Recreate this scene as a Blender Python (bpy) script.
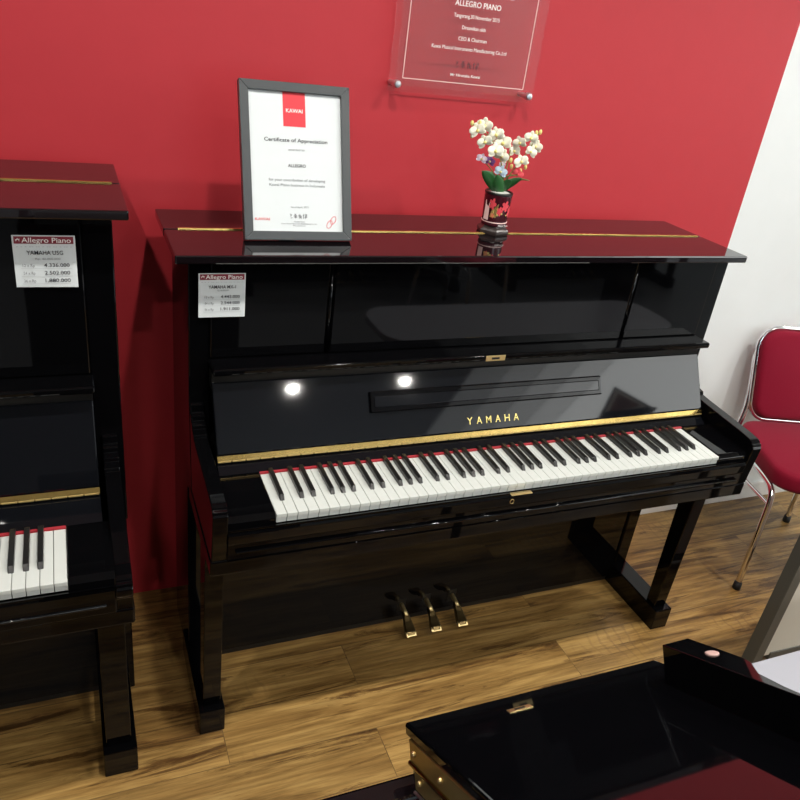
import bpy, bmesh, math, random
from mathutils import Vector, Matrix
random.seed(7)
for o in list(bpy.data.objects): bpy.data.objects.remove(o)
C = bpy.context.scene.collection
S = bpy.context.scene
PI = math.pi

# ------------------------------------------------------------------ camera
CX, CY, CZ, YAW, PIT, ROL, FPX = -0.9725, -1.9401, 1.706, 0.4441, -0.4702, 0.1357, 764.886
F = Vector((math.sin(YAW)*math.cos(PIT), math.cos(YAW)*math.cos(PIT), math.sin(PIT)))
R_ = Vector((math.cos(YAW), -math.sin(YAW), 0)); U_ = R_.cross(F)
R2 = R_*math.cos(ROL)+U_*math.sin(ROL); U2 = -R_*math.sin(ROL)+U_*math.cos(ROL)
cd = bpy.data.cameras.new('camera'); cam = bpy.data.objects.new('camera', cd); C.objects.link(cam)
cam.matrix_world = Matrix(((R2.x, U2.x, -F.x, CX), (R2.y, U2.y, -F.y, CY), (R2.z, U2.z, -F.z, CZ), (0, 0, 0, 1)))
cd.sensor_width = 36; cd.sensor_fit = 'HORIZONTAL'; cd.lens = 36*FPX/800; cd.clip_start = .02
S.camera = cam
# ------------------------------------------------------------------ world, exposure
w = bpy.data.worlds.new('world'); S.world = w; w.use_nodes = True
w.node_tree.nodes['Background'].inputs[0].default_value = (.9, .95, 1, 1)
w.node_tree.nodes['Background'].inputs[1].default_value = .3
S.view_settings.view_transform = 'Standard'; S.view_settings.look = 'None'
S.view_settings.exposure = 0.0; S.view_settings.gamma = 1; S.view_settings.use_curve_mapping = False
CEIL = 2.8
LAMPS = [(-1.45, -1.12), (-.5, -1.12), (.48, -1.12), (1.45, -1.12), (2.4, -1.12),
         (-1.45, -2.43), (-.5, -2.43), (.48, -2.43), (1.45, -2.43),  # middle row added as frontal fill for the price cards
         (-1.45, -3.74), (-.45, -3.74), (.48, -3.74), (1.39, -3.74)]
SPOT_W = [15, 18, 15, 18, 16, 10, 10, 10, 10, 12, 12, 12, 12]
# ------------------------------------------------------------------ materials
def mat(name, col, rough=.5, metal=0, ior=1.5, coat=0, emit=0, noise=None, bump=0, bscale=40, sheen=0, trans=0, alpha=1):
    m = bpy.data.materials.new(name); m.use_nodes = True; nt = m.node_tree; b = nt.nodes['Principled BSDF']
    b.inputs['Base Color'].default_value = (*col, 1); b.inputs['Roughness'].default_value = rough
    b.inputs['Metallic'].default_value = metal; b.inputs['IOR'].default_value = ior
    b.inputs['Coat Weight'].default_value = coat; b.inputs['Coat Roughness'].default_value = .03
    b.inputs['Sheen Weight'].default_value = sheen; b.inputs['Specular IOR Level'].default_value = .15 if rough >= .75 else .5; b.inputs['Transmission Weight'].default_value = trans
    b.inputs['Alpha'].default_value = alpha
    if emit: b.inputs['Emission Color'].default_value = (*col, 1); b.inputs['Emission Strength'].default_value = emit
    tc = nt.nodes.new('ShaderNodeTexCoord')
    n = nt.nodes.new('ShaderNodeTexNoise'); n.inputs['Scale'].default_value = bscale; n.inputs['Detail'].default_value = 4
    nt.links.new(tc.outputs['Object'], n.inputs['Vector'])
    if noise is not None:
        mx = nt.nodes.new('ShaderNodeMix'); mx.data_type = 'RGBA'
        mx.inputs[6].default_value = (*col, 1); mx.inputs[7].default_value = (*noise, 1)
        nt.links.new(n.outputs['Fac'], mx.inputs[0]); nt.links.new(mx.outputs[2], b.inputs['Base Color'])
    if bump:
        bp = nt.nodes.new('ShaderNodeBump'); bp.inputs['Strength'].default_value = bump; bp.inputs['Distance'].default_value = .002
        nt.links.new(n.outputs['Fac'], bp.inputs['Height']); nt.links.new(bp.outputs[0], b.inputs['Normal'])
    return m

M = {}
M['lacquer'] = mat('black_lacquer', (.0018, .0018, .0022), .035, ior=1.36)
M['lid'] = mat('black_lid_lacquer', (.006, .004, .005), .03, ior=1.8)
M['fall'] = mat('black_fallboard_lacquer', (.004, .0045, .006), .045, ior=1.46)
M['satin'] = mat('black_satin', (.006, .006, .006), .35)
M['brass'] = mat('polished_brass', (.75, .52, .18), .22, 1, noise=(.5, .34, .10), bscale=60)
M['brass_pale'] = mat('pale_brass', (.85, .66, .32), .38, 1)
M['brass_dull'] = mat('aged_brass', (.60, .46, .19), .45, 1, noise=(.46, .34, .13), bscale=30)
M['pedal'] = mat('dark_reflection_brass', (.16, .115, .05), .28, 1, noise=(.10, .07, .03), bscale=60)  # brass darkened in colour for the dark reflection on the pedals
M['gold'] = mat('gold_lettering', (.80, .66, .22), .35, .5)
M['ivory'] = mat('white_key', (.62, .65, .62), .25, noise=(.59, .62, .59))
M['ebony'] = mat('black_key', (.010, .010, .010), .28)
M['redfelt'] = mat('red_felt', (.35, .01, .02), .9, sheen=.3)
M['red_wall'] = mat('red_wall_paint', (.50, .027, .038), .55, noise=(.46, .023, .033), bump=.35, bscale=14)
M['white_wall'] = mat('white_wall_paint', (.80, .84, .84), .6, noise=(.76, .80, .80), bump=.25, bscale=12)
M['ceiling'] = mat('ceiling_paint', (.50, .50, .49), .8, noise=(.47, .47, .46))
M['trim'] = mat('white_trim', (.75, .75, .73), .4)
M['back_wall'] = mat('shop_wall_paint', (.30, .31, .32), .7, noise=(.26, .27, .28))
M['chrome'] = mat('chrome', (.82, .82, .84), .08, 1)
M['steel'] = mat('brushed_steel', (.75, .76, .78), .33, 1)
M['rubber'] = mat('black_rubber', (.01, .01, .01), .6)
M['lid_near'] = mat('deep_black_lacquer', (.0015, .0015, .002), .03, ior=1.62)
M['fabric'] = mat('crimson_fabric', (.23, .003, .022), .75, sheen=.08, noise=(.18, .002, .016), bump=.4, bscale=350)
M['frame'] = mat('grey_frame', (.06, .068, .072), .32, noise=(.05, .058, .062), bscale=30)
M['paper'] = mat('white_paper', (.70, .75, .76), .7, noise=(.67, .72, .73), bscale=8)
M['ink'] = mat('black_ink', (.02, .02, .03), .6)
M['ink_grey'] = mat('grey_ink', (.22, .23, .25), .6)
M['ink_mid'] = mat('mid_grey_ink', (.42, .44, .46), .6)
M['ink_red'] = mat('red_ink', (.72, .035, .05), .6)
M['ink_maroon'] = mat('maroon_ink', (.20, .015, .03), .6)
M['ink_white'] = mat('white_ink', (.9, .88, .85), .5)
M['ink_pink'] = mat('pale_pink_line', (.85, .62, .58), .5)
M['bumper'] = mat('pale_pink_bumper', (.45, .30, .27), .5)
M['grey_paint'] = mat('grey_powder_coat', (.10, .10, .085), .45)
M['grey_paint2'] = mat('light_grey_powder_coat', (.075, .075, .065), .4)
M['board'] = mat('cream_board', (.68, .66, .58), .55, noise=(.64, .62, .55), bscale=4)
M['tabletop'] = mat('pale_grey_laminate', (.34, .35, .39), .35, noise=(.32, .33, .37), bscale=5)
M['tile'] = mat('grey_floor_tiles', (.20, .21, .22), .35, noise=(.16, .17, .18), bscale=3)
M['petal'] = mat('cream_petal', (.85, .83, .60), .6, noise=(.83, .85, .78), bscale=60)
M['petal_y'] = mat('yellow_petal', (.80, .72, .25), .6)
M['petal_p'] = mat('purple_petal', (.16, .05, .22), .6)
M['petal_l'] = mat('lavender_petal', (.62, .52, .62), .6)
M['petal_b'] = mat('pale_blue_petal', (.50, .66, .78), .6)
M['petal_r'] = mat('coral_petal', (.70, .06, .08), .6)
M['leaf'] = mat('green_leaf', (.015, .085, .02), .3, noise=(.03, .14, .035), bscale=25)
M['leaf_pale'] = mat('pale_green_leaf', (.25, .38, .10), .4)
M['stem'] = mat('green_stem', (.20, .26, .06), .5)
M['pebble'] = mat('white_pebbles', (.7, .72, .66), .6, noise=(.4, .42, .38), bscale=90)
M['pot'] = mat('dark_lacquer_pot', (.03, .004, .008), .15, noise=(.07, .008, .014), bscale=20)
M['pot_base'] = mat('dark_brown_pot_base', (.04, .03, .028), .25)
M['lamp'] = mat('lamp_disc', (1, .96, .88), .5, emit=22)
M['panel_glow'] = mat('added_light_panel', (.95, .98, 1), .5, emit=1.7)
M['white_plastic'] = mat('white_plastic', (.7, .7, .7), .4)
M['iron'] = mat('gold_iron_plate', (.30, .20, .07), .35, .7)

# acrylic: clear sheet
m = bpy.data.materials.new('clear_acrylic'); m.use_nodes = True; nt = m.node_tree; nt.nodes.clear()
o_ = nt.nodes.new('ShaderNodeOutputMaterial'); tr = nt.nodes.new('ShaderNodeBsdfTransparent'); gl = nt.nodes.new('ShaderNodeBsdfGlossy')
df = nt.nodes.new('ShaderNodeBsdfDiffuse'); df.inputs[0].default_value = (.9, .8, .8, 1)
gl.inputs['Roughness'].default_value = .05; gl.inputs[0].default_value = (1, 1, 1, 1)
tr.inputs[0].default_value = (.985, .965, .965, 1)
lw = nt.nodes.new('ShaderNodeFresnel'); lw.inputs[0].default_value = 1.49
mx1 = nt.nodes.new('ShaderNodeMixShader'); mx1.inputs[0].default_value = .012
mx2 = nt.nodes.new('ShaderNodeMixShader')
nt.links.new(tr.outputs[0], mx1.inputs[1]); nt.links.new(df.outputs[0], mx1.inputs[2])
mx2.inputs[0].default_value = .03; nt.links.new(mx1.outputs[0], mx2.inputs[1]); nt.links.new(gl.outputs[0], mx2.inputs[2])
nt.links.new(mx2.outputs[0], o_.inputs[0]); M['acrylic'] = m

# wood plank floor
m = bpy.data.materials.new('wood_plank_floor'); m.use_nodes = True; nt = m.node_tree; b = nt.nodes['Principled BSDF']; L = nt.links.new
tc = nt.nodes.new('ShaderNodeTexCoord')
br = nt.nodes.new('ShaderNodeTexBrick'); br.offset = .37; br.offset_frequency = 2
br.inputs['Color1'].default_value = (0, 0, 0, 1); br.inputs['Color2'].default_value = (1, 1, 1, 1); br.inputs['Mortar'].default_value = (.5, .5, .5, 1)
br.inputs['Scale'].default_value = 1; br.inputs['Brick Width'].default_value = 1.05; br.inputs['Row Height'].default_value = .152
br.inputs['Mortar Size'].default_value = .0012; br.inputs['Mortar Smooth'].default_value = .1
mpb = nt.nodes.new('ShaderNodeMapping'); mpb.inputs['Location'].default_value = (.31, .07, 0)
L(tc.outputs['Object'], mpb.inputs[0]); L(mpb.outputs[0], br.inputs['Vector'])
ad = nt.nodes.new('ShaderNodeVectorMath'); ad.operation = 'MULTIPLY_ADD'
L(br.outputs['Color'], ad.inputs[0]); ad.inputs[1].default_value = (3.1, 1.7, 5); L(tc.outputs['Object'], ad.inputs[2])
def noise_(scale_vec, sc, det, rough=.6, dist=0):
    mp = nt.nodes.new('ShaderNodeMapping'); mp.inputs['Scale'].default_value = scale_vec
    L(ad.outputs[0], mp.inputs[0]); n = nt.nodes.new('ShaderNodeTexNoise'); n.inputs['Scale'].default_value = sc
    n.inputs['Detail'].default_value = det; n.inputs['Roughness'].default_value = rough; n.inputs['Distortion'].default_value = dist
    L(mp.outputs[0], n.inputs['Vector']); return n
def ramp_(src, stops):
    r = nt.nodes.new('ShaderNodeValToRGB'); e = r.color_ramp.elements
    e[0].position, e[0].color = stops[0][0], (*stops[0][1], 1); e[1].position, e[1].color = stops[-1][0], (*stops[-1][1], 1)
    for p, c in stops[1:-1]:
        q = e.new(p); q.color = (*c, 1)
    L(src, r.inputs[0]); return r
def mixc(a, bb, fac, mode='MIX'):
    x = nt.nodes.new('ShaderNodeMix'); x.data_type = 'RGBA'; x.blend_type = mode
    for s, v in ((0, fac), (6, a), (7, bb)):
        if hasattr(v, 'links'): L(v, x.inputs[s])
        else: x.inputs[s].default_value = v if s == 0 else (*v, 1)
    return x.outputs[2]
n1 = noise_((.6, 6, 1), 4.0, 6, .62, .6)
c1 = ramp_(n1.outputs['Fac'], [(.28, (.12, .060, .016)), (.44, (.29, .165, .048)), (.58, (.43, .265, .085)), (.8, (.56, .37, .135))]).outputs[0]
n2 = noise_((1, 26, 1), 4, 5, .7)
c2 = mixc(c1, ramp_(n2.outputs['Fac'], [(.35, (.45, .42, .38)), (.6, (1, 1, 1))]).outputs[0], .75, 'MULTIPLY')
n3 = noise_((.8, 8.5, 1), 1.9, 8, .75, .9)
dk = ramp_(n3.outputs['Fac'], [(.40, (.22, .15, .10)), (.47, (1, 1, 1))]).outputs[0]
c3 = mixc(c2, dk, .85, 'MULTIPLY')
# saw marks across the grain
wv = nt.nodes.new('ShaderNodeTexWave'); wv.inputs['Scale'].default_value = 9; wv.inputs['Distortion'].default_value = 6; wv.inputs['Detail'].default_value = 2
L(ad.outputs[0], wv.inputs['Vector'])
n4 = noise_((1, 1.5, 1), 2.3, 2)
sawm = nt.nodes.new('ShaderNodeMath'); sawm.operation = 'MULTIPLY'
L(ramp_(wv.outputs['Fac'], [(.80, (0, 0, 0)), (.97, (1, 1, 1))]).outputs[0], sawm.inputs[0]); L(ramp_(n4.outputs['Fac'], [(.56, (0, 0, 0)), (.70, (.45, .45, .45))]).outputs[0], sawm.inputs[1])
c4 = mixc(c3, (.16, .09, .035), sawm.outputs[0])
pt = ramp_(br.outputs['Color'], [(0, (.72, .72, .72)), (1, (1.12, 1.10, 1.06))]).outputs[0]
c5 = mixc(c4, pt, 1.0, 'MULTIPLY')
mf = nt.nodes.new('ShaderNodeMath'); mf.operation = 'MULTIPLY'; L(br.outputs['Fac'], mf.inputs[0]); mf.inputs[1].default_value = .6
c6 = mixc(c5, (.09, .05, .02), mf.outputs[0])
L(c6, b.inputs['Base Color']); b.inputs['Roughness'].default_value = .38
bm_ = nt.nodes.new('ShaderNodeBump'); bm_.inputs['Strength'].default_value = .25; bm_.inputs['Distance'].default_value = .002
L(n2.outputs['Fac'], bm_.inputs['Height']); L(bm_.outputs[0], b.inputs['Normal']); M['floor'] = m

# ------------------------------------------------------------------ helpers
def obj(name, bm, m, parent=None, smooth=False, loc=None, rot=None):
    me = bpy.data.meshes.new(name)
    bmesh.ops.recalc_face_normals(bm, faces=bm.faces[:])
    bm.to_mesh(me); bm.free(); me.materials.append(M[m] if isinstance(m, str) else m)
    if smooth:
        for p in me.polygons: p.use_smooth = True
    o = bpy.data.objects.new(name, me); C.objects.link(o)
    if parent: o.parent = parent
    if loc: o.location = loc
    if rot: o.rotation_euler = rot
    return o
def thing(name, label, cat, loc=(0, 0, 0), rot=(0, 0, 0), group=None):
    o = bpy.data.objects.new(name, None); C.objects.link(o); o.location = loc; o.rotation_euler = rot
    o.empty_display_size = .05
    return tag(o, label, cat, group)
def tag(o, label, cat, group=None):
    o['label'] = label; o['category'] = cat
    if group: o['group'] = group
    return o
def struct(name, bm, m):
    o = obj(name, bm, m); o['kind'] = 'structure'; return o
def bx(x0, x1, y0, y1, z0, z1, bev=0, seg=2, bm=None):
    nb = bmesh.new()
    vs = [nb.verts.new((x, y, z)) for x in (x0, x1) for y in (y0, y1) for z in (z0, z1)]
    for f in ((0, 1, 3, 2), (4, 6, 7, 5), (0, 4, 5, 1), (2, 3, 7, 6), (0, 2, 6, 4), (1, 5, 7, 3)): nb.faces.new([vs[i] for i in f])
    bmesh.ops.recalc_face_normals(nb, faces=nb.faces[:])
    if bev: bmesh.ops.bevel(nb, geom=nb.edges[:], offset=bev, segments=seg, affect='EDGES', profile=.5)
    return merge(bm, nb)
def merge(bm, nb):
    if bm is None: return nb
    me = bpy.data.meshes.new('tmp'); nb.to_mesh(me); nb.free(); bm.from_mesh(me); bpy.data.meshes.remove(me); return bm
def prism(pts, x0, x1, axis='x', bev=0, seg=2, bm=None):
    """polygon pts in the plane normal to axis, extruded from x0 to x1"""
    nb = bmesh.new()
    def P(a, p):
        if axis == 'x': return (a, p[0], p[1])
        if axis == 'y': return (p[0], a, p[1])
        return (p[0], p[1], a)
    A = [nb.verts.new(P(x0, p)) for p in pts]; B = [nb.verts.new(P(x1, p)) for p in pts]
    n = len(pts); nb.faces.new(A); nb.faces.new(B[::-1])
    for i in range(n): nb.faces.new((A[i], B[i], B[(i+1) % n], A[(i+1) % n]))
    bmesh.ops.recalc_face_normals(nb, faces=nb.faces[:])
    if bev: bmesh.ops.bevel(nb, geom=nb.edges[:], offset=bev, segments=seg, affect='EDGES', profile=.5)
    return merge(bm, nb)
def lathe(prof, n=32, cx=0, cy=0, bm=None, hexa=False):
    nb = bmesh.new(); rings = []
    for r, z in prof:
        rings.append([nb.verts.new((cx+r*math.cos(2*PI*i/n), cy+r*math.sin(2*PI*i/n), z)) for i in range(n)])
    for a, b_ in zip(rings, rings[1:]):
        for i in range(n): nb.faces.new((a[i], a[(i+1) % n], b_[(i+1) % n], b_[i]))
    nb.faces.new(rings[0][::-1]); nb.faces.new(rings[-1])
    return merge(bm, nb)
def catmull(pts, k=8):
    P = [Vector(p) for p in pts]; out = []
    Q = [2*P[0]-P[1]]+P+[2*P[-1]-P[-2]]
    for i in range(1, len(Q)-2):
        for j in range(k):
            t = j/k; a, b_, c, d = Q[i-1:i+3]
            out.append(.5*((2*b_)+(c-a)*t+(2*a-5*b_+4*c-d)*t*t+(3*b_-a-3*c+d)*t**3))
    out.append(P[-1]); return out
def tube(pts, r, n=12, bm=None, closed=False, smooth_k=0, radii=None):
    pts = catmull(pts, smooth_k) if smooth_k else [Vector(p) for p in pts]
    nb = bmesh.new(); rings = []; N = len(pts); up = None
    for i, p in enumerate(pts):
        a = pts[(i-1) % N] if (closed or i) else p; c = pts[(i+1) % N] if (closed or i < N-1) else p
        t = (c-a).normalized()
        if up is None: up = t.orthogonal().normalized()
        up = (up-t*up.dot(t)).normalized(); s = t.cross(up)
        rr = radii[min(len(radii)-1, int(i*len(radii)/N))] if radii else r
        rings.append([nb.verts.new(p+up*rr*math.cos(2*PI*j/n)+s*rr*math.sin(2*PI*j/n)) for j in range(n)])
    for k in range(N if closed else N-1):
        a, b_ = rings[k], rings[(k+1) % N]
        for j in range(n): nb.faces.new((a[j], a[(j+1) % n], b_[(j+1) % n], b_[j]))
    if not closed: nb.faces.new(rings[0][::-1]); nb.faces.new(rings[-1])
    return merge(bm, nb)
def textmesh(lines, m, parent, name='lettering', depth=.0002, loc=(0, 0, 0), rot=(PI/2, 0, 0)):
    """lines: (string, x, z, size, width or None, align) joined to one mesh lying in the local xy plane then rotated"""
    if len(lines) > 1 and name != 'brand_lettering':
        for l_ in lines: textmesh([l_], m, parent, name, depth, loc, rot)
        return
    bm = bmesh.new()
    for (s, x, z, size, width, al) in lines:
        c = bpy.data.curves.new('t', 'FONT'); c.body = s; c.size = size; c.align_x = 'LEFT'; c.extrude = depth; c.resolution_u = 3
        if al.endswith('b'): c.offset = size*.006
        to = bpy.data.objects.new('t', c); C.objects.link(to)
        dg = bpy.context.evaluated_depsgraph_get(); me = bpy.data.meshes.new_from_object(to.evaluated_get(dg))
        xs = [v.co.x for v in me.vertices]; x0, x1 = min(xs), max(xs)
        sc = width/(x1-x0) if width else 1
        for v in me.vertices:
            xx = (v.co.x-x0)*sc; ww = (x1-x0)*sc
            xx += {'C': -ww/2, 'L': 0, 'R': -ww}[al[0]]
            v.co.x = xx+x; v.co.y += z
        bm.from_mesh(me); bpy.data.meshes.remove(me); bpy.data.objects.remove(to); bpy.data.curves.remove(c)
    me = bpy.data.meshes.new(name); bm.to_mesh(me); bm.free(); me.materials.append(M[m])
    o = bpy.data.objects.new(name, me); C.objects.link(o); o.parent = parent; o.location = loc; o.rotation_euler = rot
    return o

# ------------------------------------------------------------------ room
X0, X1, Y1, T = -4.2, 7.0, -6.2, .12
SEAM = 1.106
struct('wall_back', bx(X0, SEAM, 0, T, 0, CEIL), 'red_wall')
struct('wall_back_white', bx(SEAM, X1, 0, T, 0, CEIL), 'white_wall')
struct('wall_left', bx(X0-T, X0, Y1, T, 0, CEIL), 'back_wall')
struct('wall_right', bx(X1, X1+T, Y1, T, 0, CEIL), 'white_wall')
struct('wall_front', bx(X0-T, X1+T, Y1-T, Y1, 0, CEIL), 'back_wall')
struct('ceiling', bx(X0-T, X1+T, Y1-T, T, CEIL, CEIL+.1), 'ceiling')
struct('floor', bx(X0-T, X1+T, -2.35, T, -.1, 0), 'floor')
struct('floor_tiles', bx(X0-T, X1+T, Y1-T, -2.35, -.1, 0), 'tile')
struct('baseboard_right', bx(SEAM-.03, X1, -.012, 0, 0, .075, .002), 'trim')

# ceiling lamps
for i, (x, y) in enumerate(LAMPS):
    where = 'above the pianos' if y > -2 else 'added above the camera as fill' if y > -3 else 'further back in the shop'
    t = thing('ceiling_downlight', 'round recessed ceiling downlight ' + where, 'ceiling light', (x, y, CEIL), group='round downlights ' + where)
    obj('trim_ring', lathe([(.045, -.004), (.062, -.004), (.062, 0), (.045, 0)], 32), 'white_plastic', t)
    obj('light_disc', lathe([(.045, -.003), (.045, -.001)], 32), 'lamp', t)
    ld = bpy.data.lights.new('downlight_beam', 'SPOT'); ld.energy = SPOT_W[i]*4.3; ld.spot_size = math.radians(150); ld.spot_blend = .6
    ld.shadow_soft_size = .035; ld.color = (1, .96, .90)
    lo = bpy.data.objects.new('downlight_beam', ld); C.objects.link(lo); lo.parent = t; lo.location = (0, 0, -.012)
# glowing ceiling strips, added in steps to grade the fallboard reflection
for (x0, x1, y0, y1, e, lab) in ((3.36, 6.6, -5.9, -3.1, 4.4, 'widest and brightest added ceiling glow strip, at the far right of the shop'),
                            (3.01, 3.35, -5.9, -3.1, 3.1, 'narrow bright added ceiling glow strip right beside the widest one'),
                            (2.66, 3.00, -5.9, -3.1, 2.1, 'narrow added ceiling glow strip, second from the widest one'),
                            (2.31, 2.65, -5.9, -3.1, 1.3, 'narrow dim added ceiling glow strip, third from the widest one'),
                            (1.96, 2.30, -5.9, -3.1, .7, 'narrow dimmest added ceiling glow strip, nearest the middle of the shop')):
    t = thing('added_ceiling_glow', lab, 'ceiling light', ((x0+x1)/2, (y0+y1)/2, CEIL))
    hx, hy = (x1-x0)/2, (y1-y0)/2
    mm = mat('added_panel_glow', (.98, 1, .98), .5, emit=e)
    obj('glow_sheet', bx(-hx, hx, -hy, hy, -.012, -.001), mm, t)
    fr = bx(-hx-.005, -hx, -hy-.005, hy+.005, -.013, 0); bx(hx, hx+.005, -hy-.005, hy+.005, -.013, 0, bm=fr)
    bx(-hx, hx, -hy-.005, -hy, -.013, 0, bm=fr); bx(-hx, hx, hy, hy+.005, -.013, 0, bm=fr)
    obj('glow_frame', fr, 'white_plastic', t)
# unseen glowing sheet on the right wall, added for light and reflections
t = struct('added_glow_right', bx(X1-.02, X1-.005, -4.6, -1.2, .9, 2.5), mat('added_side_glow', (.92, .97, 1), .5, emit=2.2))

struct('added_glow_front', bx(.3, 1.9, Y1+.005, Y1+.02, .9, 2.3), mat('added_cool_glow', (.80, .90, 1), .5, emit=4.0))  # unseen glow added to put highlights on bevelled edges
# ------------------------------------------------------------------ upright piano
def piano(cx, lab, H, lid, arm_y, foot_y, zk, kf, kb, fb, upy, hw=.748, iw=.703, aw=.748, toe=(.692, .756), low_=None, front_z=0):
    """lid = (xl, xr, yb, yf); fb = (top_y, top_z, bottom_y, bottom_z)"""
    t = thing('upright_piano', lab, 'piano', (cx, 0, 0))
    xl, xr, yb, yf = lid; hy = yb-(yb-yf)*.47
    # lid in two leaves with a long brass hinge
    obj('lid', bx(xl, xr, hy+.003, yb, H-.019, H, .002), 'lid', t)
    fl = obj('front_lid_leaf', bx(xl, xr, yf, hy-.003, H-.019, H, .003), 'lid', t)
    obj('lid_hinge', tube([(xl+.03, hy, H-.0005), (xr-.016, hy, H-.0005)], .0042, 10), 'brass', fl)['label'] = 'long brass lid hinge'
    # sides with the arm profile
    ad_ = arm_y+.675
    for s in (-1, 1):
        a, b_ = sorted((s*hw, s*iw)); zt = zk+.043
        low = low_ or zt-.145
        pts = [(yb-.03, 0), (yb-.03, H-.02), (upy+.004, H-.02), (upy+.004, zt+.09), (upy-.004, zt+.05),
               (upy-.03, low), (upy+.03, low-.03), (upy+.03, 0)]
        obj('side_panel', prism(pts, a, b_, bev=.0025), 'lacquer', t)
        y0 = upy-.018+.0
        arm = [(upy-.0, zt+.078), (upy-.010, zt+.074), (upy-.012, zt+.056), (upy-.022, zt+.052), (upy-.024, zt+.040), (upy-.038, zt+.037),
               (upy-.041, zt+.027), (upy-.058, zt+.024), (upy-.062, zt+.015), (upy-.090, zt+.012)]
        fz = zt-front_z
        arm += [(arm_y+.05, fz), (arm_y+.022, fz-.004), (arm_y+.012, fz-.008), (arm_y+.012, fz-.012), (arm_y+.004, fz-.014), (arm_y+.004, fz-.020),
               (arm_y, fz-.024), (arm_y+.001, fz-.04), (arm_y+.008, low+.03), (arm_y+.010, low+.002), (upy, low+.002)]
        obj('arm', prism(arm, *sorted((s*(aw-.001), s*(aw-.033))), bev=.0022), 'lacquer', t)
    low = low_ or zk+.043-.145
    obj('back_panel', bx(-iw, iw, yb-.045, yb-.03, .05, H-.02), 'satin', t)
    # upper panel in three fields
    zb = fb[1]+.045
    up = obj('upper_panel', bx(-iw, iw, upy+.004, upy+.022, zb-.03, H-.021), 'lacquer', t)
    obj('centre_field', bx(-.424, .424, upy-.004, upy+.004, zb+.001, H-.024, .003), 'lacquer', up)
    for s in (-1, 1):
        obj('side_field', bx(*sorted((s*.436, s*(iw-.001))), upy-.002, upy+.004, zb+.001, H-.024, .003), 'lacquer', up)
        obj('groove_bead', tube([(s*.430, upy+.002, zb+.002), (s*.430, upy+.002, H-.03)], .0045, 8), 'lacquer', up, True)
    # fallboard (open), with its lip
    ty, tz, by, bz = fb
    d = Vector((0, ty-by, tz-bz)); n = Vector((0, -d.z, d.y)).normalized()
    fbw = iw
    def onfb(x, k, h=0):
        q = Vector((x, by, bz))+d*k+n*h; return q
    back = -n*.018
    pts = [(by, bz), (ty, tz), (ty+back.y, tz+back.z), (by+back.y, bz+back.z)]
    fbp = obj('fallboard', prism(pts, -fbw, fbw, bev=.003), 'fall', t)
    # raised folding desk strip
    ks = .62 if True else 0
    st = bmesh.new()
    ang = math.atan2(d.z, d.y)
    strip = obj('desk_strip', bx(-.333, .345, -.026, .026, -.001, .0095, .0035), 'lacquer', fbp)
    strip.location = onfb(0, .57, 0); strip.rotation_euler = (ang, 0, 0)
    inner = obj('strip_inset', bx(-.323, .335, -.014, .014, .0085, .0105, .002), 'fall', fbp)
    inner.location = onfb(0, .57, 0); inner.rotation_euler = (ang, 0, 0)
    pts = [(by-.0005, bz-.001), (by-.0065, bz-.013), (by+.009, bz-.019), (by+.014, bz-.006)]
    hb = prism(pts, -fbw, fbw)
    kn = obj('fallboard_hinge', hb, 'brass', fbp); kn['label'] = 'long brass fallboard hinge'
    kb_ = bmesh.new()
    for i in range(44):
        x = -fbw+.016+i*(2*fbw-.032)/43
        tube([(x-.0142, by-.0055, bz-.0135), (x+.0142, by-.0055, bz-.0135)], .0024, 8, bm=kb_)
    obj('hinge_knuckles', kb_, 'brass_dull', fbp)
    lip = obj('fallboard_lip', bx(-fbw-.003, fbw+.005, ty-.030, upy+.004, tz+.028, tz+.045, .006, 4), 'lacquer', t)
    lp = obj('lock_plate', bx(-.029, .027, ty-.0312, ty-.028, tz+.0295, tz+.0440, .0006), 'brass_pale', lip)
    obj('lock_slot', bx(-.012, .010, ty-.0316, ty-.031, tz+.034, tz+.0395), 'satin', lip)
    obj('lip_underside_rail', bx(-fbw, fbw, ty+.004, upy, tz-.02, tz+.028), 'satin', t)
    if True:
        q = onfb(0, .16, .0006)
        lt = textmesh([(c, -.0640+.0274*i, -.008, .0262, .0155, 'Cb') for i, c in enumerate('YAMAHA')], 'gold', fbp, 'brand_lettering', .0003,
                      loc=(q.x, q.y, q.z), rot=(ang, 0, 0))
        lt['label'] = 'gold capital brand lettering'
    # name board strip below the hinge, with red felt along the keys
    obj('nameboard', prism([(kb+.002, zk+.004), (by+.006, bz-.016), (by+.03, bz-.016), (kb+.03, zk+.004)], -iw, iw), 'fall', t)
    obj('felt_strip', bx(-.6125, .6125, kb-.0035, kb+.004, zk+.0005, zk+.0045), 'redfelt', t)
    # keybed, key slip
    kbd = obj('keybed', bx(-aw-.001, aw+.001, arm_y+.010, upy+.0, low-.040, low+.001, .005, 3), 'lacquer', t)
    slip = obj('key_slip', prism([(kf-.003, low+.002), (kf-.003, zk-.022), (kf-.010, zk-.020), (arm_y+.006, zk-.027), (arm_y+.002, zk-.034),
                           (arm_y+.004, zk-.058), (arm_y+.008, zk-.062), (arm_y+.008, low+.002)], -aw+.034, aw-.034, bev=.0012), 'lacquer', t)
    obj('moulding', tube([(-iw+.006, arm_y+.004, low+.022), (iw-.006, arm_y+.004, low+.022)], .004, 8), 'lacquer', slip, True)
    obj('lock_plate', bx(-.045, .013, kf-.018, kf-.006, zk-.0225, zk-.0205, .0005), 'brass_pale', slip)
    obj('keyhole_ring', tube([(-.036+.005*math.cos(a), arm_y+.0015, zk-.044+.006*math.sin(a)) for a in [i*PI/8 for i in range(16)]], .001, 6, closed=True), 'brass_pale', slip)
    obj('undersurface', bx(-iw, iw, upy-.0+.01, upy+.03, low-.04, low+.12), 'satin', t)
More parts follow.
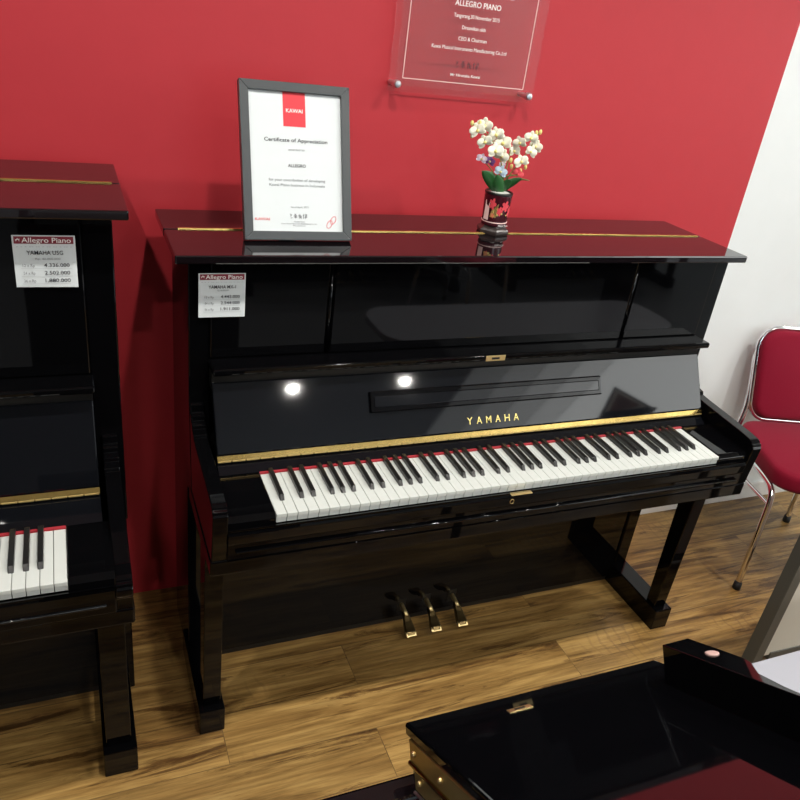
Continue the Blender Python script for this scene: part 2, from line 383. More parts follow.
    # key blocks
    for s in (-1, 1):
        a, b_ = sorted((s*.6135, s*(aw-.032)))
        obj('key_block', prism([(kf-.001, low+.003), (kf-.001, zk-.008), (kf+.010, zk+.002), (kb+.003, zk+.004), (kb+.003, low+.003)], a, b_, bev=.0015), 'lacquer', t)
    # keys
    p = 1.225/52; whites = [0, 1]; wi = 0
    def wkey():
        b0 = bx(-p/2+.0005, p/2-.0005, kf, kb+.006, zk-.010, zk, .0011)
        bx(-p/2+.0008, p/2-.0008, kf+.0025, kb+.006, zk-.022, zk-.009, bm=b0); return b0
    k0 = obj('white_key', wkey(), 'ivory', t); k0.location.x = -.6125+p/2
    for i in range(1, 52):
        c = k0.copy(); C.objects.link(c); c.parent = t; c.location.x = -.6125+p/2+i*p
    kfr = kf+.050+(.158-.158)
    bk = prism([(kfr-.004, zk-.001), (kfr+.006, zk+.0105), (kb+.004, zk+.0118), (kb+.004, zk-.001)], -.0052, .0052, bev=.0013)
    b0 = None
    for i in range(51):
        note = i % 7  # whites from A: A B C D E F G
        if note in (1, 4): continue
        off = {0: .0012, 2: -.0018, 3: .0018, 5: -.002, 6: 0}[note]
        x = -.6125+(i+1)*p+off
        if b0 is None: b0 = obj('black_key', bk, 'ebony', t); b0.location.x = x
        else:
            c = b0.copy(); C.objects.link(c); c.parent = t; c.location.x = x
    # lower case
    ly = upy+.037
    obj('bottom_board', bx(-iw, iw, ly, ly+.02, .022, low-.04), 'lacquer', t)
    obj('bottom_rail', bx(-iw, iw, ly+.006, ly+.05, .0, .024), 'satin', t)
    for s in (-1, 1):
        a, b_ = sorted((s*toe[1], s*toe[0]))
        obj('toe_block', bx(a, b_, foot_y, upy+.09, 0.0, .079, .003), 'lacquer', t)
        a, b_ = sorted((s*(toe[1]-.012), s*(toe[0]+.008)))
        leg = obj('leg', prism([(foot_y+.022, .079), (foot_y+.010, low-.04), (foot_y+.072, low-.04), (foot_y+.062, .079)], a, b_, bev=.002), 'lacquer', t)
    if True:
        for x in (-.104, -.019, .0716):
            pd = obj('pedal', bm_pedal(), 'pedal', t); pd.location = (x, ly, 0)
            obj('pedal_shank', tube([(0, .01, .072), (0, -.03, .066), (0, -.045, .060)], .0075, 12), 'brass_pale', pd, True)
            obj('pedal_slot', bx(-.014, .014, -.0015, .001, .045, .092, .0005), 'satin', pd)
            obj('pedal_tip', prism([(-.100, .030), (-.094, .036), (-.086, .040), (-.087, .031)], -.0165, .0165, bev=.001), 'brass_pale', pd)
    return t
def bm_pedal():
    nb = bmesh.new(); rings = []
    prof = [(-.03, .009, .058, .070), (-.045, .010, .052, .066), (-.06, .0135, .040, .056), (-.078, .0165, .032, .046), (-.09, .017, .029, .040), (-.097, .014, .028, .034)]
    for y, hw, z0, z1 in prof:
        rings.append([nb.verts.new(v) for v in ((-hw, y, z0), (hw, y, z0), (hw, y, z1-.003), (hw*.7, y, z1), (-hw*.7, y, z1), (-hw, y, z1-.003))])
    for a, b_ in zip(rings, rings[1:]):
        for i in range(6): nb.faces.new((a[i], a[(i+1) % 6], b_[(i+1) % 6], b_[i]))
    nb.faces.new(rings[0]); nb.faces.new(rings[-1][::-1]); return nb

MAIN = piano(0, 'black lacquered upright piano in the middle, framed certificate and flower pot on its lid', 1.2152, (-.7812, .7492, -.0563, -.4127), -.672, -.5728,
      .7323, -.660, -.5015, (-.3926, .9153, -.4714, .7712), -.36)
piano(-1.633, 'taller black upright piano at the left edge, cut off by the frame', 1.3132, (-.765, .765, -.05, -.4524), -.735, -.6303,
      .693, -.728, -.562, (-.43, .912, -.498, .742), -.40, hw=.738, iw=.682, aw=.727, toe=(.648, .724), low_=.600, front_z=.055)

# ------------------------------------------------------------------ price tags
def price_tag(x, y, z, wd, ht, rot, lab, model, sub, rows, curl):
    t = thing('price_tag', lab, 'price tag', (x, y, z), rot)
    nb = bmesh.new(); N = 8; g = []
    for i in range(N+1):
        for j in range(N+1):
            u, v = i/N, j/N
            g.append(nb.verts.new(((u-.5)*wd, -.0006-curl*(u*(1-v))**2*.5, (v-.5)*ht)))
    for i in range(N):
        for j in range(N): nb.faces.new((g[i*(N+1)+j], g[(i+1)*(N+1)+j], g[(i+1)*(N+1)+j+1], g[i*(N+1)+j+1]))
    ex = bmesh.ops.extrude_face_region(nb, geom=nb.faces[:])
    bmesh.ops.translate(nb, vec=(0, .0004, 0), verts=[v for v in ex['geom'] if isinstance(v, bmesh.types.BMVert)])
    obj('card', nb, 'paper', t)
    k = wd/.1
    yy = -.0014-curl*.2
    obj('header_band', bx(-.047*k, .047*k, yy+.0002, -.0008, ht/2-.0145*k, ht/2-.002*k), 'ink_maroon', t)
    T_ = [('Allegro Piano', .004*k, ht/2-.0123*k, .0125*k, .078*k, 'Cb')]
    textmesh(T_, 'ink_white', t, 'header_lettering', .0001, loc=(0, yy-.0001, 0))
    nt_ = tube([(-.044*k, yy, ht/2-.010*k), (-.041*k, yy, ht/2-.005*k), (-.038*k, yy, ht/2-.010*k)], .0006, 5)
    tube([(-.0445*k, yy, ht/2-.0075*k), (-.0375*k, yy, ht/2-.0065*k)], .0006, 5, bm=nt_)
    obj('header_emblem', nt_, 'ink_white', t)
    L_ = [(model, 0, ht/2-.0340*k, .0105*k, .058*k, 'Cb')]
    zr = ht/2-.056*k
    for i, (a, b_) in enumerate(rows):
        L_.append((b_, .038*k, zr-i*.0140*k, .0096*k, .041*k, 'Rb'))
    textmesh(L_, 'ink', t, 'price_lettering', .0001, loc=(0, yy, 0))
    L_ = [('- - - -- -- - -- -- - -- -', 0, ht/2-.021*k, .005*k, .088*k, 'C')]+[(s, sx*k, ht/2-sz*k, .0048*k, sw*k, 'C') for s, sx, sz, sw in sub]
    for i, (a, b_) in enumerate(rows): L_.append((a, -.037*k, zr-i*.0140*k, .0078*k, .019*k, 'L'))
    textmesh(L_, 'ink_grey', t, 'small_print', .0001, loc=(0, yy, 0))
    ln = bmesh.new()
    for i in range(3): bx(-.04*k, .042*k, yy, yy+.0002, zr-.0032*k-i*.0140*k, zr-.0028*k-i*.0140*k, bm=ln)
    obj('ruled_lines', ln, 'ink_mid', t)
    return t
price_tag(-.678, -.3645, 1.1115, .100, .100, (0, 0, 0), 'white price card with maroon header stuck on the middle piano', 'YAMAHA MX-1',
          [('Rp. 00.000.000', .002, .040, .024), ('Rp. 00.000.000', .002, .0445, .04)][:1],
          [('12 x Rp', '4.443.000'), ('24 x Rp', '2.544.000'), ('36 x Rp', '1.911.000')], .001)
price_tag(-1.017, -.405, 1.201, .108, .101, (0, 0, 0), 'white price card with maroon header stuck on the left piano', 'YAMAHA U5G',
          [('Rp. 40.000.000', .004, .043, .04)], [('12 x Rp', '4.336.000'), ('24 x Rp', '2.502.000'), ('36 x Rp', '1.880.000')], .006)

# ------------------------------------------------------------------ certificate frame standing on the lid
ln = math.atan2(.11, .315)
t = thing('certificate_frame', 'grey framed certificate with red ribbon emblem leaning on the piano lid', 'picture frame', (-.500, -.3110, 1.2180), (-ln, 0, 0))
W2, HH, bw = .1225, .333, .0195
fr = None
for (a, b_, c, d) in ((-W2, W2, 0, bw), (-W2, W2, HH-bw, HH)):
    s = 1 if c == 0 else -1
    pts = [(a, c), (b_, c), (b_-bw, c+bw), (a+bw, c+bw)] if c == 0 else [(a, d), (b_, d), (b_-bw, d-bw), (a+bw, d-bw)]
    fr = prism(pts, -.011, .008, axis='y', bev=.0012, bm=fr)
for s in (-1, 1):
    pts = [(s*W2, 0), (s*W2, HH), (s*(W2-bw), HH-bw), (s*(W2-bw), bw)]
    fr = prism(pts, -.011, .008, axis='y', bev=.0012, bm=fr)
obj('moulding', fr, 'frame', t)
obj('backing_board', bx(-W2+.004, W2-.004, .004, .008, .004, HH-.004), 'satin', t)
obj('paper', bx(-W2+bw-.001, W2-bw+.001, -.003, .004, bw-.001, HH-bw+.001), 'paper', t)
obj('easel_strut', prism([(.008, .20), (.0085, .23), (.090, .0365), (.084, .0355)], -.02, .02), 'satin', t)
obj('red_ribbon', bx(-.0275, .0225, -.0036, -.003, .243, HH-bw), 'ink_red', t)
yy = -.0038
textmesh([('KAWAI', -.0025, .272, .0115, .037, 'Cb')], 'ink_white', t, 'ribbon_lettering', .0001, (0, yy-.0001, 0))
textmesh([('Certificate of Appreciation', 0, .2105, .0112, .142, 'Cb')], 'ink', t, 'title_lettering', .0001, (0, yy, 0))
textmesh([('ALLEGRO', 0, .1575, .0095, .040, 'Cb')], 'ink', t, 'recipient_lettering', .0001, (0, yy, 0))
textmesh([('awarded to', 0, .1925, .007, .036, 'C'), ('for your contribution of developing', 0, .1275, .008, .128, 'C'),
          ('Kawai Piano business in Indonesia', 0, .1165, .008, .126, 'C'), ('1st of April, 2015', .004, .0705, .0055, .040, 'C'),
          ('Hirotaka Kawai', .002, .0395, .004, .024, 'C'), ('Kawai Musical Instruments Manufacturing Co., Ltd.', .002, .035, .004, .082, 'C'), ('President', .002, .0305, .004, .028, 'C')],
         'ink_grey', t, 'small_lettering', .0001, (0, yy, 0))
textmesh([('KAWAI', -.081, .0425, .0085, .032, 'C')], 'ink_red', t, 'corner_lettering', .0001, (0, yy, 0))
def kanji(cx, cz, s, m, parent, y, r):
    st = [[(-1.9, .5), (-1.6, .1)], [(-1.9, -.1), (-1.5, .4)], [(-1.8, -.5), (-1.4, -.2)], [(-.9, .5), (-.4, .1)], [(-.5, .55), (-1.1, -.05)], [(-.9, 0), (-.35, 0)], [(-.65, .1), (-.65, -.5)],
          [(-.95, -.3), (-.35, -.25)], [(.2, .5), (.2, -.5)], [(0, .1), (.5, .2)], [(.5, .4), (.45, -.1), (.8, -.5)], [(.8, .1), (.4, -.4)], [(1.2, .5), (1.2, -.5)], [(1.05, .2), (1.4, .3)],
          [(1.5, .5), (2., .45), (1.95, 0), (1.5, 0)], [(1.55, .25), (1.95, .25)], [(1.45, -.25), (2.05, -.2)], [(1.75, .1), (1.7, -.55)]]
    g = bmesh.new()
    for l in st: tube([(cx+a*s, y, cz+c*s) for a, c in l], r, 5, bm=g)
    obj('signature', g, m, parent)
kanji(0, .0525, .0098, 'ink_grey', t, yy, .00055)
rg = bmesh.new()
for (a, c) in ((.072, .036), (.081, .045)):
    tube([(a+.0065*math.cos(q)*.9+.003*math.sin(q), yy, c+.0085*math.sin(q)) for q in [i*PI/8 for i in range(16)]], .0006, 5, bm=rg, closed=True)
obj('ring_emblem', rg, 'ink_red', t)

# ------------------------------------------------------------------ acrylic plaque on the wall
t = thing('wall_plaque', 'clear acrylic plaque with white lettering screwed to the red wall', 'plaque', (-.008, 0, 1.52))
obj('acrylic_sheet', bx(-.208, .208, -.040, -.034, 0, .40, .0015), 'acrylic', t)
obj('rear_acrylic_sheet', bx(-.187, .187, -.030, -.026, .014, .385, .001), 'acrylic', t)
g = bmesh.new()
for (a, b_, c, d) in ((-.173, .173, .032, .0338), (-.173, .173, .3650, .3668), (-.1745, -.1727, .032, .3668), (.1727, .1745, .032, .3668)): bx(a, b_, -.0412, -.0402, c, d, bm=g)
obj('border_line', g, 'ink_pink', t)
for a in (-.190, .190):
    for c in (.018, .382):
        sd = obj('standoff', lathe([(.010, 0), (.0095, .012), (.0075, .015), (.003, .016)], 24), 'steel', t, loc=(a, -.041, c), rot=(PI/2, 0, 0))
        obj('standoff_barrel', lathe([(.0065, 0), (.0065, .041)], 20), 'steel', sd, loc=(0, 0, -.041))
yy = -.0414
textmesh([('ALLEGRO PIANO', .006, .2085, .018, .128, 'Cb')], 'ink_white', t, 'heading_lettering', .0002, (0, yy, 0))
textmesh([('Mr Hirotaka Kawai', -.002, .0485, .0100, .085, 'Cb')], 'ink_white', t, 'name_lettering', .0002, (0, yy, 0))
textmesh([('Kawai Authorized Dealer of', .01, .236, .011, .19, 'Cb'), ('Tangerang,30 November 2015', .007, .183, .0125, .128, 'C'), ('Diresmikan oleh', .003, .1575, .0125, .066, 'C'),
          ('CEO & Chairman', .004, .132, .0125, .080, 'C'), ('Kawai Musical Instruments Manufacturing Co.,Ltd', 0, .1095, .0125, .212, 'C')], 'ink_white', t, 'lettering', .0002, (0, yy, 0))
kanji(-.002, .077, .0165, 'ink', t, yy, .0008)

# ------------------------------------------------------------------ artificial orchids in a pot
t = thing('flower_pot', 'small dark red pot of artificial cream orchids on the piano lid', 'flowers', (.050, -.209, 1.2155))
PX, PY, PZ = .050, -.209, 1.2155
obj('pot_base', lathe([(.041, 0), (.043, .004), (.043, .010), (.040, .014), (.034, .018), (.033, .021)], 6), 'pot_base', t, rot=(0, 0, .25))
pot = obj('pot', lathe([(.0325, .021), (.0335, .024), (.0335, .030), (.0320, .031), (.0330, .036), (.0355, .098), (.0355, .104), (.0325, .104), (.0320, .098)], 32), 'pot', t, True)
obj('rim', lathe([(.0345, .1), (.0362, .1005), (.0365, .105), (.033, .1065), (.032, .102)], 32), 'satin', pot, True)
obj('lower_band', lathe([(.0337, .030), (.0342, .0305), (.0342, .0318), (.0335, .032)], 32), 'ink_pink', pot)
g = bmesh.new()
def on_pot(a, z, r=.0):
    rr = .0330+(z-.036)/(.062)*.0025+r; a = math.radians(a); return Vector((rr*math.sin(a), -rr*math.cos(a), z))
def blot(g, a, z, sa, sz, petals=5):
    c = on_pot(a, z, .0009); cv = g.verts.new(c); ring = []
    for i in range(petals*4):
        q = 2*PI*i/(petals*4); k = .55+.45*abs(math.cos(q*petals/2))
        ring.append(g.verts.new(on_pot(a+sa*k*math.cos(q), z+sz*k*math.sin(q), .0007)))
    for i in range(len(ring)): g.faces.new((cv, ring[i], ring[(i+1) % len(ring)]))
for a, z, sa, sz in ((-48, .078, 17, .016), (-15, .062, 15, .013), (10, .075, 20, .015), (38, .060, 15, .016), (-42, .050, 10, .008)): blot(g, a, z, sa, sz)
obj('flower_painting', g, 'petal_r', pot)
g = bmesh.new()
for a, z, sa, sz in ((-22, .052, 5, .003), (-3, .056, 5, .003), (22, .052, 4, .0025), (-40, .060, 4, .004), (-33, .047, 6, .0012)): blot(g, a, z, sa, sz)
for k in range(7):
    a = -52+k*4; tube([on_pot(a, .045, .001), on_pot(a+5, .062+k*.003, .001)], .0005, 4, bm=g)
obj('gold_painting', g, 'gold', pot)
obj('painted_highlight', prism([(0, .036), (0, .085), (.002, .085), (.002, .036)], -.007, .007), 'ink_pink', pot, loc=(-.0328, -.010, 0), rot=(0, 0, -1.25))  # flash highlight on the pot, put in as a pale pink patch
textmesh([('Allegro Piano', 0, .0235, .006, .030, 'C')], 'ink_white', pot, 'band_lettering', .0001, loc=(.008, -.0338, 0), rot=(PI/2, 0, .1))
g = bmesh.new(); bmesh.ops.create_uvsphere(g, u_segments=16, v_segments=8, radius=.031); bmesh.ops.scale(g, vec=(1, 1, .25), verts=g.verts[:])
obj('pebbles', g, 'pebble', t, loc=(0, 0, .100))
def leafmesh(p0, p1, width, droop, up=Vector((0, 0, 1)), fold=.25):
    nb = bmesh.new(); N = 10; p0, p1 = Vector(p0), Vector(p1); d = p1-p0; s = d.cross(up)
    if s.length < 1e-4: s = Vector((1, 0, 0))
    s.normalize(); rows = []
    nrm = s.cross(d).normalized()
    for i in range(N+1):
        u = i/N; wv = width*math.sin(PI*min(1, .12+u*.88))**.7 if u < 1 else .0005
        c = p0+d*u+Vector((0, 0, droop*math.sin(PI*u)))
        rows.append([nb.verts.new(c+s*wv*k+nrm*abs(k)*wv*fold) for k in (-1, -.5, 0, .5, 1)])
    for a, b_ in zip(rows, rows[1:]):
        for j in range(4): nb.faces.new((a[j], a[j+1], b_[j+1], b_[j]))
    ex = bmesh.ops.extrude_face_region(nb, geom=nb.faces[:])
    bmesh.ops.translate(nb, vec=nrm*.0006, verts=[v for v in ex['geom'] if isinstance(v, bmesh.types.BMVert)])
    return nb
O = Vector((PX, PY, PZ))
def rel(p): return Vector(p)-O
for (p0, p1, wd, dr, up, mm) in (((.046, -.215, 1.318), (-.015, -.220, 1.372), .016, .006, (0, 1, .3), 'leaf'), ((.050, -.222, 1.318), (.020, -.235, 1.368), .014, .0, (0, 1, .3), 'leaf'),
        ((.050, -.210, 1.316), (.062, -.235, 1.358), .017, 0, (0, 1, .2), 'leaf'), ((.052, -.208, 1.318), (.098, -.230, 1.360), .014, .004, (0, 1, .4), 'leaf'),
        ((.050, -.205, 1.330), (.137, -.205, 1.350), .009, .008, (0, .5, 1), 'leaf_pale'), ((.05, -.2, 1.335), (.01, -.17, 1.362), .012, .006, (0, .4, 1), 'leaf'),
        ((.05, -.2, 1.335), (.09, -.165, 1.362), .012, .006, (0, .4, 1), 'leaf'), ((.05, -.21, 1.350), (.085, -.225, 1.366), .007, .003, (0, .4, 1), 'leaf_pale')):
    obj('leaf', leafmesh(rel(p0), rel(p1), wd, dr, Vector(up)), mm, t, True)
stems = [[(.05, -.209, 1.32), (.045, -.21, 1.38), (.01, -.215, 1.435), (-.03, -.214, 1.468), (-.058, -.209, 1.481)],
         [(.052, -.209, 1.32), (.075, -.21, 1.37), (.10, -.215, 1.41), (.125, -.21, 1.45), (.135, -.209, 1.470)],
         [(.05, -.209, 1.32), (.058, -.21, 1.37), (.06, -.21, 1.425)], [(.05, -.209, 1.32), (.02, -.209, 1.37), (-.01, -.209, 1.395)],
         [(.05, -.209, 1.32), (.07, -.209, 1.36), (.108, -.209, 1.372)]]
for s in stems: obj('stem', tube([rel(p) for p in s], .0014, 8, smooth_k=6), 'stem', t, True)
def petal(nb, c, d, s, ln_, wd, cup):
    n_ = d.cross(s).normalized(); N = 5; rows = []
    for i in range(N+1):
        u = i/N; wv = wd*math.sin(PI*(.1+.82*u))**.8
        rows.append([nb.verts.new(c+d*ln_*u+s*wv*k+n_*(cup*u*u*ln_+abs(k)*wv*.2)) for k in (-1, 0, 1)])
    for a, b_ in zip(rows, rows[1:]):
        for j in range(2): nb.faces.new((a[j], a[j+1], b_[j+1], b_[j]))
def blossom(pos, R, facing, roll, mm, centre, name='orchid_blossom'):
    f = Vector(facing).normalized(); a = f.cross(Vector((0, 0, 1))).normalized(); b_ = a.cross(f)
    nb = bmesh.new(); c = rel(pos)
    for k, (an, wf) in enumerate(((90, .55), (205, .5), (335, .5), (20, .85), (160, .85))):
        q = math.radians(an)+roll; d = a*math.cos(q)+b_*math.sin(q)
        petal(nb, c+f*.001*k*.3, d, f.cross(d).normalized(), R, R*wf*.62, .18)
    ex = bmesh.ops.extrude_face_region(nb, geom=nb.faces[:])
    bmesh.ops.translate(nb, vec=-f*.0007, verts=[v for v in ex['geom'] if isinstance(v, bmesh.types.BMVert)])
    o = obj(name, nb, mm, t, True)
    g = bmesh.new(); bmesh.ops.create_icosphere(g, subdivisions=2, radius=R*.2, matrix=Matrix.Translation(c+f*R*.12))
    obj('blossom_centre', g, centre, o, True)
fl = [(-.045, -.22, 1.465), (-.018, -.2, 1.475), (-.026, -.23, 1.442), (.018, -.2, 1.456), (.001, -.24, 1.423), (.036, -.21, 1.438), (.024, -.235, 1.412), (.077, -.2, 1.420),
      (.084, -.21, 1.442), (.106, -.22, 1.457), (.138, -.2, 1.434), (.110, -.225, 1.425), (.086, -.23, 1.400)]
for i, p in enumerate(fl):
    left = p[0] < .05
    R = (.021 if left else .018)*random.uniform(.9, 1.1)
    fc = (random.uniform(-.9, -.1), -1, random.uniform(.0, .6)) if left else (random.uniform(-1.2, .9), -1, random.uniform(-.1, .4))
    blossom(p, R, fc, random.uniform(-.6, .6), 'petal', 'petal_y')
for p in ((-.058, -.209, 1.481), (-.037, -.209, 1.483), (-.053, -.209, 1.452), (.127, -.209, 1.469), (.138, -.209, 1.472), (.10, -.21, 1.375), (.112, -.212, 1.385), (.066, -.212, 1.40), (.07, -.213, 1.385)):
    g = bmesh.new(); bmesh.ops.create_uvsphere(g, u_segments=10, v_segments=8, radius=.0055); bmesh.ops.scale(g, vec=(.8, .8, 1.2), verts=g.verts[:])
    obj('flower_bud', g, 'petal_y', t, True, loc=rel(p))
for p, mm, R in (((-.020, -.215, 1.399), 'petal_l', .014), ((.004, -.215, 1.394), 'petal_p', .014), ((.037, -.22, 1.371), 'petal_b', .017), ((.090, -.215, 1.366), 'petal_r', .016), ((.050, -.2, 1.385), 'petal_l', .009)):
    blossom(p, R, (-.3, -1, .5), .3, mm, 'petal_y' if mm != 'petal_r' else 'petal_r', 'small_blossom')

# ------------------------------------------------------------------ red chair (local frame, back towards +y)
def chair(loc, rz, lab):
    t = thing('padded_chair', lab, 'chair', loc, (0, 0, rz))
    # seat pad: rounded, wider at front
    def pad(outline, z0, z1, rnd, m, name, xf=None, parent=t):
        nb = bmesh.new(); rings = []
        prof = [(-rnd*.9, z0+.004), (-rnd*.2, z0), (0, z0+.010), (0, z1-.018), (-rnd*.3, z1-.005), (-rnd*.9, z1), (-rnd*2.2, z1+.004)]
        cx = sum(p[0] for p in outline)/len(outline); cy = sum(p[1] for p in outline)/len(outline)
        for off, z in prof:
            ring = []
            for p in outline:
                v = Vector((p[0]-cx, p[1]-cy)); v = v*(1+off/v.length)
                ring.append(nb.verts.new((cx+v.x, cy+v.y, z)))
            rings.append(ring)
        n = len(outline)
        for a, b_ in zip(rings, rings[1:]):
            for i in range(n): nb.faces.new((a[i], a[(i+1) % n], b_[(i+1) % n], b_[i]))
        nb.faces.new(rings[0][::-1]); nb.faces.new(rings[-1])
        if xf: bmesh.ops.transform(nb, matrix=xf, verts=nb.verts[:])
        return obj(name, nb, m, parent, True)
    def rr(w0, w1, y0, y1, r, k=6):   # rounded trapezoid: width w0 at y0, w1 at y1
        out = []
        for (sx, y, w_, a0) in ((1, y0, w0, -90), (1, y1, w1, 0), (-1, y1, w1, 90), (-1, y0, w0, 180)):
            cx_, cy_ = sx*(w_-r), (y+r if y == y0 else y-r)
            for i in range(k+1):
                a = math.radians(a0+90*i/k); out.append((cx_+r*math.cos(a), cy_+r*math.sin(a)))
        return out
    pad(rr(.215, .19, -.23, .19, .085), .418, .478, .012, 'fabric', 'seat')
    obj('seat_rim', tube([(x*.97, y*.97, .421) for x, y in rr(.205, .18, -.22, .18, .085)], .009, 10, closed=True), 'chrome', t, True)
    # backrest leaning back
    lean = Matrix.Translation((.01, .185, .462)) @ Matrix.Rotation(math.radians(90-12), 4, 'X')
    pad(rr(.150, .170, .03, .368, .070), -.006, .030, .01, 'fabric', 'backrest', lean)
    edge = [lean @ Vector((x, y, .006)) for x, y in rr(.157, .177, .022, .375, .075)]
    obj('back_rim', tube(edge, .009, 10, closed=True), 'chrome', t, True)
    for s in (-1, 1):
        # rear leg continuing up to the backrest, side rail and front leg
        lo = lean @ Vector((s*.160, .09, -.006)); hi = lean @ Vector((s*.171, .27, -.006))
        l1 = obj('rear_leg', tube([(s*.215, .215, .012), (s*.195, .195, .22), (s*.172, .185, .42), lo, hi], .011, 12, smooth_k=6), 'chrome', t, True)
        obj('rubber_foot', lathe([(.014, 0), (.015, .006), (.0135, .028)], 16), 'rubber', l1, True, loc=(s*.215, .215, 0))
        l2 = obj('front_leg', tube([(s*.19, .186, .405), (s*.198, .0, .408), (s*.205, -.12, .408), (s*.212, -.175, .398), (s*.217, -.20, .36), (s*.222, -.212, .22), (s*.228, -.222, .012)], .011, 12, smooth_k=6), 'chrome', t, True)
        obj('rubber_foot', lathe([(.014, 0), (.015, .006), (.0135, .028)], 16), 'rubber', l2, True, loc=(s*.228, -.222, 0))
        obj('side_stretcher', tube([(s*.199, .193, .33), (s*.206, .0, .335), (s*.212, -.15, .345), (s*.217, -.203, .352)], .007, 10, smooth_k=4), 'chrome', t, True)
    obj('cross_stretcher', tube([(-.2, .192, .33), (.2, .192, .33)], .007, 10), 'chrome', t, True)
    return t
chair((1.440, -.335, 0), math.radians(-17.2), 'crimson padded chair with chrome frame by the white wall')
chair((1.25, -2.85, 0), math.radians(150), 'crimson padded chair standing on the grey tiles behind the camera')

# ------------------------------------------------------------------ display board with grey frame
t = thing('display_board', 'cream board in a grey metal frame at the right edge', 'board', (.888, -.80, 0), (0, math.radians(2.2), 0))
obj('board_panel', bx(.03, 1.0, .004, .016, .04, .70), 'board', t)
obj('frame_post', bx(0, .040, -.01, .03, 0.0, .74, .002), 'grey_paint2', t)
obj('frame_post', bx(1.0, 1.045, -.01, .03, 0.0, .74, .002), 'grey_paint', t)
obj('top_rail', bx(.045, 1.0, -.01, .03, .70, .74, .002), 'grey_paint', t)
obj('bottom_rail', bx(.085, 1.0, 0, .022, .02, .05, .002), 'grey_paint2', t)

# ------------------------------------------------------------------ pale table behind the near piano
t = thing('side_table', 'pale grey table top beyond the nearest black piano, lower right', 'table', (.80, -1.375, 0))
def rrect(hx, hy, r, k=10):
    out = []
    for (sx, sy, a0) in ((1, -1, -90), (1, 1, 0), (-1, 1, 90), (-1, -1, 180)):
        for i in range(k+1):
            a = math.radians(a0+90*i/k); out.append((sx*(hx-r)+r*math.cos(a), sy*(hy-r)+r*math.sin(a)))
    return out
obj('table_top', prism(rrect(.70, .185, .12), .572, .60, axis='z', bev=.003), 'tabletop', t)
for sx in (-1, 1):
    for sy in (-1, 1): obj('leg', tube([(sx*.60, sy*.12, 0), (sx*.58, sy*.10, .572)], .016, 12), 'grey_paint', t, True)
obj('apron', bx(-.58, .58, -.09, .09, .52, .572), 'grey_paint2', t)

# ------------------------------------------------------------------ nearest piano with its lid raised
TH = math.atan(.568)
t = thing('open_piano', 'black piano in the foreground with its lid section raised, brass hinge along the edge', 'piano', (0, -1.437, 0))
lidf = thing('tmp', '', '', (0, 0, 1.0237), (-TH, 0, 0)); lidf.name = 'raised_lid'
for k in ('label', 'category'): del lidf[k]
# convert the raised lid into a mesh part: panel in lid coordinates (x, -s, h)
bpy.data.objects.remove(lidf)
lp = obj('raised_lid', bx(-.676, -.335, -.60, 0, -.014, 0, .0035, 3), 'lid_near', t, loc=(0, 0, 1.0237), rot=(-TH, 0, 0))
obj('lower_lid_leaf', prism([(-.014, -.074), (-.006, -.068), (-.003, -.058), (-.005, -.047), (-.012, -.040), (-.60, -.040), (-.60, -.074)], -.672, -.345, bev=.002), 'lacquer', lp)
obj('lid_core', bx(-.660, -.345, -.60, -.012, -.041, -.013), 'lacquer', lp)
obj('upper_hinge_leaf', bx(-.6768, -.658, -.60, -.012, -.037, -.0135, .0004), 'brass_dull', lp)
obj('lower_hinge_leaf', bx(-.6750, -.658, -.60, -.016, -.066, -.0405, .0004), 'brass_dull', lp)
obj('hinge_pin', tube([(-.677, -.60, -.0388), (-.677, -.012, -.0388)], .0030, 10), 'brass', lp, True)
for i in range(9):
    for hh, dx, ds in ((-.025, -.6772, 0), (-.054, -.6754, .006)):
        nb = bmesh.new(); bmesh.ops.create_uvsphere(nb, u_segments=10, v_segments=6, radius=.0034)
        obj('hinge_screw', nb, 'brass_pale', lp, True, loc=(dx, -(.024+i*.065+ds), hh))
obj('steel_edging', tube([(-.676, -.60, -.069), (-.676, -.016, -.069)], .0018, 8), 'steel', lp, True)
# small brass strike plate
sp = obj('strike_plate', bx(-.569, -.5395, -.0430, -.0350, 0, .0010, .0003), 'brass_pale', lp)
obj('strike_slot', bx(-.561, -.548, -.0405, -.0375, .0009, .0014), 'satin', lp)
# cheek block with round bumper, scrolled outer edge
out = [(-.380, -.070), (-.341, -.069)]+[(-.341, -.13), (-.3415, -.150), (-.346, -.166), (-.356, -.180), (-.364, -.192), (-.367, -.208), (-.371, -.228), (-.3735, -.25), (-.374, -.60), (-.380, -.60)]
ck = obj('cheek_block', prism(out, .0, .045, axis='z', bev=.001), 'lacquer', lp)
obj('bumper', lathe([(.0074, 0), (.0074, .0012), (.006, .0018)], 24), 'bumper', ck, loc=(-.3585, -.124, .045))
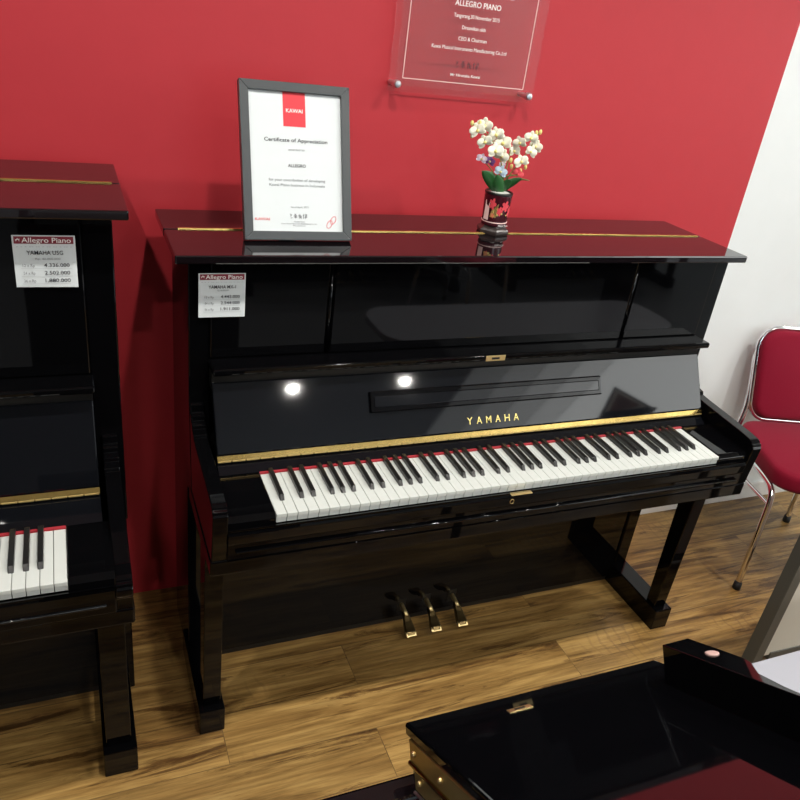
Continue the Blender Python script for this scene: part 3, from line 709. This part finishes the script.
# case below
obj('case', bx(-1.12, -.40, -.50, -.050, .0, .90, .004), 'lacquer', t)
rim = bx(-1.12, -.40, -.050, -.022, .70, .967, .004); bx(-1.12, -1.09, -.50, -.05, .90, .967, .004, bm=rim)
obj('case_rim', rim, 'lid', t)
obj('iron_plate', bx(-1.08, -.42, -.48, -.055, .90, .915, .004), 'satin', t)
obj('string_bar', tube([(-1.05, -.085, .945), (-.66, -.065, .950)], .0025, 8), 'steel', t, True)
obj('felt_tab', bx(-.668, -.655, -.085, -.06, .925, .955, .002), 'redfelt', t)
g = bmesh.new()
for i in range(14):
    for j in range(2): tube([(-.74-.022*i, -.085-.03*j-.004*(i % 2), .915), (-.74-.022*i, -.085-.03*j-.004*(i % 2), .944)], .0028, 8, bm=g)
obj('tuning_pins', g, 'steel', t, True)
obj('lid_prop', tube([(-.5, -.45, .90), (-.5, -.47, 1.25)], .008, 10), 'lacquer', t)

# ------------------------------------------------------------------ pianos added at the back, only to darken reflections
def dup(root, loc, rz, lab):
    r_ = root.copy(); C.objects.link(r_); r_.location = loc; r_.rotation_euler = (0, 0, rz); r_['label'] = lab
    def kids(a, b_):
        for ch in list(a.children):
            if ch.users_collection and ch.parent == a:
                c = ch.copy(); C.objects.link(c); c.parent = b_; kids(ch, c)
    kids(root, r_); return r_
dup(MAIN, (.75, -3.85, 0), PI, 'black upright piano added for dark reflections, middle of the shop')
dup(MAIN, (2.65, -3.85, 0), PI, 'black upright piano added for dark reflections, right of the shop')
# triangular picture and pedestal, added only for the reflection in the fallboard
t = thing('added_pedestal', 'slim black pedestal added to hold the picture mirrored in the fallboard', 'pedestal', (1.556, -1.75, 0))
obj('column', bx(-.05, .05, -.05, .05, .02, 1.36, .003), 'lacquer', t)
obj('foot_plate', bx(-.14, .14, -.14, .14, 0, .02, .003), 'lacquer', t)
obj('top_plate', bx(-.16, .16, -.06, .06, 1.36, 1.375, .003), 'lacquer', t)
t = thing('added_triangular_picture', 'triangular framed picture added for its reflection in the fallboard', 'picture frame', (1.556, -1.74, 1.376), (0, 0, math.radians(12)))
tri = lambda k, up=0: [(-.153*k, .05-.05*k+up), (.153*k, .05-.05*k+up), (.0, .05+.105*k+up)]
obj('frame', prism(tri(1), -.012, .010, axis='y', bev=.002), 'satin', t)
obj('mount', prism(tri(.80), .010, .012, axis='y'), 'board', t)
pic = mat('brown_print', (.30, .10, .03), .5, noise=(.02, .03, .05), bscale=14)
obj('print', prism(tri(.58), .012, .014, axis='y'), pic, t)
